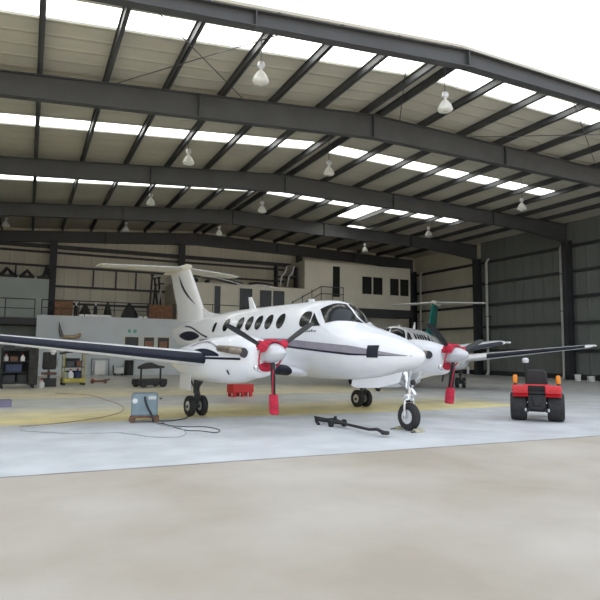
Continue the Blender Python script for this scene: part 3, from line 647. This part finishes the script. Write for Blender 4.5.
# red stand behind the near engine
t = thing('drip_tray_stand', 'red metal tray on legs on the floor beneath the wing centre', 'stand', (6.86, 19.77, 0), .2)
MB().b2((-.42, -.22, .14), (.42, .22, .43)).build('tray', M['redp'], t, bevel=.02)
for x in (-.33, 0, .33):
    for y in (-.16, .16): MB().b2((x-.05, y-.04, 0), (x+.05, y+.04, .15)).build('leg', M['redp'], t)
# tractor, seen from behind
HT = R(43.5)
t = thing('compact_tractor', 'small red tractor seen from behind at the right edge of the hangar floor', 'tractor', (11.12, 10.52, 0), HT)   # local x forward
MB().b2((-.2, -.2, .22), (.35, .2, .5)).b2((.3, -.12, .25), (1.3, .12, .42)).build('chassis', M['black'], t, bevel=.03)
MB().loft([[(x, -w, .42), (x, w, .42), (x, w, z), (x, w*.7, z+.06), (x, -w*.7, z+.06), (x, -w, z)] for x, w, z in ((.55, .24, .82), (.9, .23, .80), (1.3, .21, .72), (1.45, .18, .65))]).build('hood', M['redd'], t, bevel=.02)
MB().b2((.46, -.26, .4), (.55, .26, .98)).build('dashboard', M['black'], t, bevel=.03)
sw = MB(); c0 = Vector((.30, 0, 1.09)); q = Vector((0, 0, 1)).rotation_difference(Vector((-.45, 0, .9)))
sw.tube([c0+q @ Vector((.17*math.cos(2*math.pi*k/24), .17*math.sin(2*math.pi*k/24), 0)) for k in range(25)], .016, 8)
for k in range(3): sw.tube([c0, c0+q @ Vector((.17*math.cos(2.1*k), .17*math.sin(2.1*k), 0))], .012, 6)
sw.tube([c0, (.5, 0, .9)], .02, 8).build('steering_wheel', M['black'], t)
MB().b2((-.18, -.25, .60), (.26, .25, .70)).build('seat', M['seat'], t, bevel=.04)
MB().loft([[(-.12-.14*z, -w, .66+z), (-.02-.14*z, -w, .66+z), (-.02-.14*z, w, .66+z), (-.12-.14*z, w, .66+z)] for z, w in ((0, .23), (.2, .245), (.45, .235), (.52, .20), (.55, .12))]).build('seat_back', M['seat'], t, bevel=.03)
for s in (-1, 1):
    y = s*.41
    MB().lathe([(.17, -.15), (.2, -.185), (.29, -.185), (.325, -.16), (.335, -.1), (.338, 0), (.335, .1), (.325, .16), (.29, .185), (.2, .185), (.17, .15)], (0, y, .338), (0, 1, 0), 40, False).build('rear_tire', M['rubber'], t, angle=50)
    MB().lathe([(.18, -.12), (.16, -.06), (.05, -.04), (.05, .04), (.16, .06), (.18, .12)], (0, y, .338), (0, 1, 0), 24).build('rear_rim', M['redd'], t)
    fe = MB(); rings = []
    for k in range(13):
        a = R(35+112*k/12); ro = .40; xx, zz = ro*math.cos(a), .36+ro*math.sin(a)
        rings.append([(xx, s*.36-.17, zz), (xx, s*.36+.17, zz), (xx*1.07, s*.36+.16, .36+(ro+.035)*math.sin(a)), (xx*1.07, s*.36-.16, .36+(ro+.035)*math.sin(a))])
    f_ = fe.loft(rings).build('fender', M['redd'], t)
    MB().b2((-.43, s*.36-.17, .655), (-.28, s*.36+.18, .85)).build('tail_panel', M['redd'], t, bevel=.03)
    MB().b2((-.445, s*.36-.1, .70), (-.428, s*.36+.1, .76)).build('tail_light', M['redp'], t, bevel=.005)
    MB().lathe([(.045, 0), (.055, .03), (.055, .16), (.04, .19), (.01, .2)], (-.3, s*.47, .89), (0, 0, 1), 16).build('indicator', M['orange'], t)
    MB().tube([(-.3, s*.47, .84), (-.3, s*.47, .9)], .02, 8).build('indicator_stalk', M['black'], t)
    MB().lathe([(.1, -.08), (.13, -.1), (.2, -.1), (.22, -.06), (.22, .06), (.2, .1), (.13, .1), (.1, .08)], (1.15, s*.42, .22), (0, 1, 0), 28, False).build('front_tire', M['rubber'], t, angle=50)
    MB().lathe([(.105, -.07), (.09, -.03), (.03, -.03), (.03, .03), (.09, .03), (.105, .07)], (1.15, s*.42, .22), (0, 1, 0), 20).build('front_rim', M['redd'], t)
    MB().tube([(-.05, s*.16, .42), (-.35, s*.2, .3), (-.5, s*.2, .26)], .03, 8).build('lower_link', M['black'], t)
MB().tube([(0, -.5, .338), (0, .5, .338)], .07, 12).build('rear_axle', M['black'], t)
MB().tube([(1.15, -.42, .22), (1.15, .42, .22)], .035, 10).build('front_axle', M['black'], t)
MB().b2((-.33, -.2, .28), (-.18, .2, .62)).box((-.36, 0, .5), (.06, .22, .18)).box((-.36, 0, .32), (.1, .3, .06)).build('rear_hitch', M['black'], t, bevel=.02)
MB().lathe([(.03, 0), (.06, .0), (.06, .1), (.03, .1)], (-.42, 0, .45), (1, 0, 0), 14).build('drive_shaft_guard', M['black'], t)
MB().b2((-.42, -.3, .84), (-.32, .3, .87)).build('rear_bar', M['redd'], t)
for s in (-1, 1): MB().b2((-.36, s*.22-.05, .24), (-.26, s*.22+.05, .31)).build('link_bracket', M['pipe'], t)
MB().tube([(.36, .22, .5), (.36, .24, 1.1), (.34, .24, 1.36)], .025, 10).build('exhaust_pipe', M['black'], t)
MB().lathe([(.03, 0), (.075, .02), (.08, .09), (.05, .13)], (.33, .24, 1.35), (0, 0, 1), 16).build('exhaust_cap', M['silver'], t)

# ---- far left equipment
t = thing('equipment_rack', 'dark wheeled rack with a black canvas end, leftmost of the stored equipment', 'rack', (-.15, 26.6, 0), .1)
for x in (-.72, .42):
    for y in (-.25, .25): MB().tube([(x, y, .06), (x, y, 1.5)], .025, 8).build('post', M['black'], t); MB().lathe([(.02, -.02), (.055, -.02), (.055, .02), (.02, .02)], (x, y, .055), (0, 1, 0), 14).build('caster', M['black'], t)
for z in (.2, .62, 1.05, 1.5): MB().b2((-.76, -.28, z), (.46, .28, z+.03)).build('shelf', M['steeld'], t)
MB().b2((-.76, .27, .15), (.46, .3, 1.6)).build('back_panel', M['dark'], t)
MB().loft([[(x, y, z) for x, y in ((.22, -.32), (.56, -.34), (.60, -.05), (.60, .3), (.22, .3))] for z in (.12, .5, 1.0, 1.5, 1.62)]).build('canvas_cover', M['dark'], t, bevel=.04)
def rp(x, y, z): v = Matrix.Rotation(.1, 3, 'Z') @ Vector((x, y, z)); return Vector((-.15, 26.6, 0))+v
def crate(name, label, cat, p, d, m, rz=0, lidm=None):
    o = thing(name, label, cat, p, rz); MB().b2((-d[0]/2, -d[1]/2, 0), (d[0]/2, d[1]/2, d[2])).build('body', m, o, bevel=min(d)*.06)
    MB().b2((-d[0]/2-.01, -d[1]/2-.01, d[2]), (d[0]/2+.01, d[1]/2+.01, d[2]+.03)).build('lid', lidm or m, o, bevel=.008); return o
crate('toolbox', 'dark grey toolbox on the lowest shelf of the leftmost rack', 'toolbox', rp(-.45, 0, .23), (.45, .4, .28), M['steeld'])
crate('toolbox', 'black toolbox on the lowest shelf beside the dark grey one', 'toolbox', rp(.02, 0, .23), (.36, .4, .3), M['black'])
crate('toolbox', 'navy toolbox on the second shelf of the leftmost rack', 'toolbox', rp(-.3, 0, .65), (.6, .4, .3), M['blue'], lidm=M['steeld'])
crate('parts_box', 'brown parts box on the third shelf of the leftmost rack', 'box', rp(-.3, -.02, 1.08), (.28, .3, .16), M['rust'])
def jug(label, p, m, s=1):
    o = thing('jug', label, 'jug', p); MB().lathe([(.07*s, 0), (.09*s, .02*s), (.09*s, .16*s), (.03*s, .23*s), (.03*s, .26*s)], n=16).build('body', m, o); MB().lathe([(.035*s, .26*s), (.035*s, .3*s)], n=12).build('cap', M['redp'], o)
jug('white plastic jug beside the brown box on the leftmost rack', rp(0, -.15, 1.08), M['whitep']); jug('pale jug standing left of the brown box on the leftmost rack', rp(-.6, -.1, 1.08), M['pipe'])
crate('cardboard_box', 'dark cardboard box on top of the leftmost rack', 'box', rp(-.5, 0, 1.53), (.4, .35, .15), M['steeld'])
jug('pale jug on the floor in front of the black canvas cover', (.62, 26.35, 0), M['pipe'], 1.2)
t = thing('pillar_drill', 'dark upright pillar drill with a white motor cap, right of the leftmost rack', 'drill', (.9, 27.5, 0), 0)
MB().b2((-.3, -.25, 0), (.3, .25, .34)).build('base', M['black'], t, bevel=.02); MB().tube([(0, .12, .1), (0, .12, 1.4)], .05, 14).build('column', M['steel'], t)
MB().b2((-.3, -.26, .5), (.3, .1, .6)).build('table', M['rust'], t, bevel=.02); MB().b2((-.27, -.28, .72), (.27, .22, 1.46)).build('head', M['dark'], t, bevel=.06)
MB().lathe([(.1, -.05), (.13, 0), (.12, .12), (.05, .17)], (.12, -.18, 1.4), (0, -.3, 1), 18).build('motor_cap', M['whitep'], t); MB().tube([(0, -.15, .72), (0, -.15, .61)], [.04, .012], 10).build('chuck', M['chrome'], t)
for k in range(3): MB().tube([(.27, -.1, 1.0), (.34, -.1+.2*math.cos(k*2.1), 1.0+.2*math.sin(k*2.1))], .012, 6).build('feed_lever', M['chrome'], t)
t = thing('parts_trolley', 'yellow framed parts trolley with a dark top, second from the left under the near wing', 'trolley', (1.9, 28.3, 0), .15)
MB().b2((-.45, -.3, .12), (.5, .3, .3)).build('base_tray', M['yellow'], t, bevel=.02); MB().b2((-.42, -.28, .78), (.42, .28, .82)).build('shelf', M['steeld'], t)
for x in (-.4, .45):
    for y in (-.25, .25): MB().tube([(x, y, .28), (x, y, 1.4)], .025, 8).build('post', M['yellow'], t); MB().lathe([(.02, -.03), (.06, -.03), (.06, .03), (.02, .03)], (x, y, .06), (0, 1, 0), 14).build('wheel', M['black'], t)
MB().loft([[(x, -.34, z), (x, .34, z), (x, .34, z+.07), (x, -.34, z+.07)] for x, z in ((-.52, 1.36), (-.3, 1.42), (0, 1.45), (.35, 1.42), (.58, 1.36))]).build('canopy', M['black'], t)
def tp(x, y, z): return Vector((1.9, 28.3, 0))+Matrix.Rotation(.15, 3, 'Z') @ Vector((x, y, z))
crate('parts_box', 'orange brown box on the upper shelf of the yellow trolley', 'box', tp(.25, -.1, .82), (.26, .3, .24), M['rust'])
crate('parts_box', 'dark grey box on the upper shelf of the yellow trolley', 'box', tp(-.12, -.05, .82), (.34, .3, .2), M['steel'])
crate('parts_box', 'dark box at the far side of the upper trolley shelf', 'box', tp(.02, .17, .82), (.6, .18, .34), M['black'])
crate('parts_box', 'dark olive box at the back of the lower trolley tray', 'box', tp(.05, .15, .3), (.7, .2, .3), M['dark'])
jug('white jug on the lower tray of the yellow trolley', tp(-.1, -.12, .3), M['whitep'], 1.4)
jug('dark blue jug on the lower tray of the yellow trolley', tp(.2, -.1, .3), M['blue'], 1.5)
crate('parts_box', 'small pale green box on the lower tray of the yellow trolley', 'box', tp(-.33, -.1, .3), (.18, .2, .25), M['lofw'])
t = thing('floor_jack', 'low red brown trolley jack on the floor right of the yellow trolley', 'jack', (3.2, 29.4, 0), -.2)
MB().b2((-.4, -.12, .06), (.3, .12, .16)).build('frame', M['rust'], t, bevel=.02); MB().tube([(.2, 0, .14), (.45, 0, .2)], .04, 10).build('handle_socket', M['rust'], t); MB().lathe([(.06, 0), (.08, .03), (.06, .06)], (-.3, 0, .15), n=14).build('saddle', M['redp'], t)
for x in (-.32, .25):
    for y in (-.14, .14): MB().lathe([(.02, -.025), (.07, -.025), (.07, .025), (.02, .025)], (x, y, .07), (0, 1, 0), 14).build('wheel', M['rust'], t)
t = thing('panel_cabinet', 'low white panel in a grey tube frame against the pale blue wall', 'cabinet', (4.25, 39.2, 0), 0)
MB().b2((-.32, -.04, .05), (.32, .04, .92)).build('panel', M['whitep'], t, bevel=.01); MB().tube([(-.52, 0, 0), (-.52, 0, 1.02), (.52, 0, 1.02), (.52, 0, 0)], .03, 8).build('tube_frame', M['steel'], t)
t = thing('small_cart', 'small pale cart with wire sides right of the white framed panel', 'cart', (5.35, 39.0, 0), 0)
MB().b2((-.3, -.2, .12), (.3, .2, .5)).build('bin', M['pipe'], t, bevel=.03); MB().tube([(-.3, -.2, .1), (-.34, -.2, .62), (-.34, .2, .62), (-.3, .2, .1)], .02, 8).build('handle', M['steeld'], t)
for x in (-.22, .22): MB().lathe([(.02, -.2), (.06, -.2), (.06, .2), (.02, .2)], (x, 0, .06), (0, 1, 0), 14).build('wheel', M['rubber'], t)
t = thing('aircraft_tug', 'black low tug with upright posts parked behind the blue grey power unit', 'tug', (4.88, 26.0, 0), .25)
MB().b2((-.68, -.35, .1), (.68, .35, .36)).build('body', M['black'], t, bevel=.05)
for x in (-.45, .45):
    for s in (-1, 1): MB().lathe([(.03, -.06), (.15, -.06), (.16, 0), (.15, .06), (.03, .06)], (x, s*.38, .16), (0, 1, 0), 18).build('wheel', M['rubber'], t)
for x in (-.4, .5): MB().tube([(x, 0, .34), (x, 0, .8)], .04, 8).build('post', M['black'], t)
MB().loft([[(x, -.2, z), (x, .2, z), (x, .2, z+h), (x, -.2, z+h)] for x, z, h in ((-.5, .78, .1), (-.3, .78, .2), (0, .8, .26), (.3, .8, .14), (.6, .82, .08))]).build('top_cover', M['dark'], t, bevel=.03)
t = thing('oil_drum', 'dark drum standing against the pale blue wall below the left window', 'drum', (6.0, 39.1, 0))
MB().lathe([(.28, 0), (.29, .02), (.28, .3), (.295, .31), (.28, .33), (.28, .62), (.295, .63), (.28, .65), (.28, .93), (.29, .95), (.27, .95), (.26, .93)], n=24).build('body', M['black'], t); MB().lathe([(.03, .93), (.03, .96)], (.12, 0, 0), n=10).build('bung', M['silver'], t)
t = thing('small_crate', 'small purple plastic crate on the floor at the extreme left', 'crate', (-.52, 17.9, 0), .2)
MB().b2((-.2, -.15, 0), (.2, .15, .03)).b2((-.2, -.15, .03), (-.18, .15, .2)).b2((.18, -.15, .03), (.2, .15, .2)).b2((-.18, -.15, .03), (.18, -.13, .2)).b2((-.18, .13, .03), (.18, .15, .2)).build('body', M['purple'], t)
# carved bracket on the pale wall
t = thing('mounted_antler', 'tan mounted wood and horn trophy on the pale blue wall above the near wing', 'trophy', (2.3, 39.42, 2.35))
MB().tube(smooth_path([(-.35, 0, 0), (-.1, -.04, .03), (.3, -.05, .02), (.62, -.05, .12), (.7, -.05, .25)], 5), [.11]*8+[.13]*8+[.09]*5, 10).build('carved_log', M['tan'], t)
MB().tube(smooth_path([(-.35, -.02, .02), (-.45, -.02, .3), (-.52, -.02, .6), (-.58, -.02, .95)], 5), [.11, .11, .11, .1, .1, .1, .1, .09, .08, .07, .06, .05, .04, .03, .02, .012], 10).build('horn', M['bone'], t)

# ---- clutter on the mezzanine and the loft
zt = 3.68
crate('storage_box', 'dark red brown carton with a yellow mark at the left end of the mezzanine', 'box', (2.0, 41, zt), (1.1, .8, 1.0), M['card'])
t = thing('crate', 'wide brown wooden crate on the mezzanine beside the tail fin', 'crate', (8.2, 40.9, zt))
mb = MB()
for k in range(5): mb.b2((-.8, -.45, .05+.2*k), (.8, -.42, .22+.2*k))
mb.b2((-.8, -.42, .05), (.8, .45, 1.02)).build('planks', M['wood'], t)
for x in (-.86, .86): MB().b2((x-.06, -.48, 0), (x+.06, -.38, 1.1)).build('corner_post', M['black'], t)
for k, (x, w_, h_, m, l) in enumerate(((3.35, .8, .95, 'dark', 'dark hump of covered machinery right of the red brown carton'), (4.75, .55, 1.15, 'dark', 'tall dark draped machine in the middle of the mezzanine'), (6.15, 1.2, 1.1, 'black', 'black tarp peak left of the wooden crate on the mezzanine'))):
    o = thing('covered_machine', l, 'covered machine', (x, 41, zt), group='covered machines on the mezzanine'); rings = []
    for q in range(7):
        f = q/6; sc = (1-f**1.6)*.9+.1; rings.append([(w_*.5*sc*math.cos(a)*(1+.12*math.sin(3*a+k)), .4*sc*math.sin(a), h_*f) for a in [2*math.pi*j/18 for j in range(18)]])
    MB().loft(rings).build('drape', M[m], o); MB().b2((-w_*.55, -.45, 0), (w_*.55, .45, .06)).build('skid', M['steeld'], o)
for x, h_, l in ((2.75, .9, 'left'), (3.95, .95, 'right')):
    o = thing('gas_cylinder', f'slim dark cylinder with a pale neck, {l} of the covered machine hump on the mezzanine', 'gas cylinder', (x, 40.6, zt))
    MB().lathe([(.11, 0), (.12, .03), (.12, h_*.7), (.06, h_*.85)], n=16).build('body', M['black'], o); MB().lathe([(.05, h_*.85), (.06, h_), (.03, h_*1.08)], n=12).build('valve', M['whitep'], o)
for x0, x1, l in ((2.9, 4.9, 'white sheet bundle lying along the mezzanine edge, left'), (6.6, 7.25, 'white sheet bundle lying beside the wooden crate')):
    o = thing('sheet_bundle', l, 'bundle', (x0, 40.1, zt)); MB().b2((0, -.2, 0), (x1-x0, .2, .18)).build('sheets', M['whitep'], o, bevel=.04); MB().b2((.3, -.21, 0), (.36, .21, .19)).build('band', M['steel'], o)
for k, (xa, xb, h_) in enumerate(((7.6, 7.75, 3.2), (7.9, 8.1, 2.6), (8.5, 8.1, 3.1), (8.3, 8.75, 2.8), (8.9, 8.6, 3.3))):
    o = thing('steel_post', group='dark posts behind the crate', label=['leftmost dark post leaning behind the wooden crate', 'short dark post leaning behind the wooden crate', 'dark post crossing the others behind the wooden crate', 'pale post among the dark ones behind the wooden crate', 'rightmost dark post behind the wooden crate'][k], cat='post', loc=(xa, 41.65+.5*k, zt))
    MB().tube([(0, 0, 0), (xb-xa, .02, h_)], .07, 8).build('shaft', M['pipe'] if k == 3 else M['black'], o); MB().box((xb-xa, .02, h_), (.25, .2, .1)).build('bracket', M['black'], o)
# scrap on the loft wall top
for k, (x, pts) in enumerate(((-1.35, [(-.5, 0, .05), (-.1, 0, .62), (.2, 0, .3), (.5, 0, .06)]), (-.25, [(-.4, 0, .05), (0, 0, .55), (.4, 0, .06)]), (.8, [(-.3, 0, .05), (0, 0, .3), (.1, 0, .95), (.35, 0, .05)]))):
    o = thing('bent_frame', ['left', 'middle', 'right'][k]+' one of three black bent frames on top of the loft wall', 'frame', (x, 42.4, 6.2), group='bent frames on the loft')
    MB().tube(pts, .13, 8).build('bent_tube', M['black'], o); MB().b2((-.45, -.1, 0), (.45, .1, .22)).build('foot_bar', M['black'], o)
# junk on the office roof
zo = 6.515
for k, (x, L, rz, l) in enumerate(((12.9, 3.3, .03, 'long silver cowling panel lying on the office roof right of the fin'), (16.0, 1.9, -.02, 'short silver panel lying on the office roof above the cabin'))):
    o = thing('metal_panel', l, 'panel', (x, 42, zo), rz)
    MB().loft([[(xx, -.5, z), (xx, -.5, z+.03), (xx, 0, z+.28), (xx, .5, z+.03), (xx, .5, z)] for xx, z in ((-L/2, .5 if k == 0 else .05), (-L/6, .45 if k == 0 else .12), (L/6, .25 if k == 0 else .1), (L/2, .02))]).build('sheet', M['chrome'], o)
    for xx in (-L/3, L/3): MB().b2((xx-.08, -.4, 0), (xx+.08, .4, .3 if k == 0 and xx < 0 else .08)).build('batten', M['black'], o)
o = thing('pipe_rack', 'dark rack with curved pale pipes on the right end of the office roof', 'rack', (18.15, 42, zo))
for x in (-.85, .85): MB().b2((x-.06, -.3, 0), (x+.06, .3, 1.75)).build('upright', M['black'], o)
MB().b2((-.85, -.3, .9), (.85, .3, .98)).b2((-.85, -.3, .0), (.85, .3, .1)).build('cross_bar', M['black'], o)
for x in (-.3, .3): MB().tube(smooth_path([(x-.35, -.35, .15), (x-.2, -.35, .9), (x+.1, -.35, 1.3), (x+.2, -.35, 1.75)], 5), .06, 8).build('curved_pipe', M['silver'], o)
o = thing('dark_bundle', 'dark bundle lying on the office roof just behind the top of the fin', 'bundle', (10.2, 42, zo))
MB().tube(smooth_path([(-.8, 0, .2), (0, 0, .3), (.9, 0, .2)], 5), [.12]+[.22]*9+[.12], 10).build('roll', M['dark'], o)
for x in (-.4, .4): MB().tube([(x, -.24, .25), (x, 0, .5), (x, .24, .25)], .02, 6).build('tie', M['pipe'], o)

# ------------------------------------------------------------------ light
w = bpy.data.worlds.new('sky'); scn.world = w; w.use_nodes = True; nt = w.node_tree
bg = nt.nodes['Background']; bg.inputs['Strength'].default_value = 1.0
tc = nt.nodes.new('ShaderNodeTexCoord'); sp = nt.nodes.new('ShaderNodeSeparateXYZ'); rp_ = nt.nodes.new('ShaderNodeValToRGB')
nt.links.new(tc.outputs['Generated'], sp.inputs[0]); nt.links.new(sp.outputs['Z'], rp_.inputs['Fac'])
rp_.color_ramp.elements[0].color = (.84, .88, .94, 1); rp_.color_ramp.elements[0].position = 0
rp_.color_ramp.elements[1].color = (.80, .89, 1.02, 1); rp_.color_ramp.elements[1].position = 1
nt.links.new(rp_.outputs['Color'], bg.inputs['Color'])
sun = bpy.data.lights.new('sun', 'SUN'); sun.energy = 14; sun.angle = R(3); sun.color = (1, .95, .86)
so = bpy.data.objects.new('sun', sun); col.objects.link(so)
so.rotation_euler = Vector((.25, -1.7, -1)).to_track_quat('-Z', 'Y').to_euler()
vs = scn.view_settings; vs.view_transform = 'Standard'; vs.look = 'None'; vs.gamma = 1; vs.exposure = .72
scn.cycles.max_bounces = 10; scn.cycles.diffuse_bounces = 6; scn.cycles.transparent_max_bounces = 12
scn.cycles.use_denoising = True
scn.cycles.caustics_reflective = False; scn.cycles.caustics_refractive = False
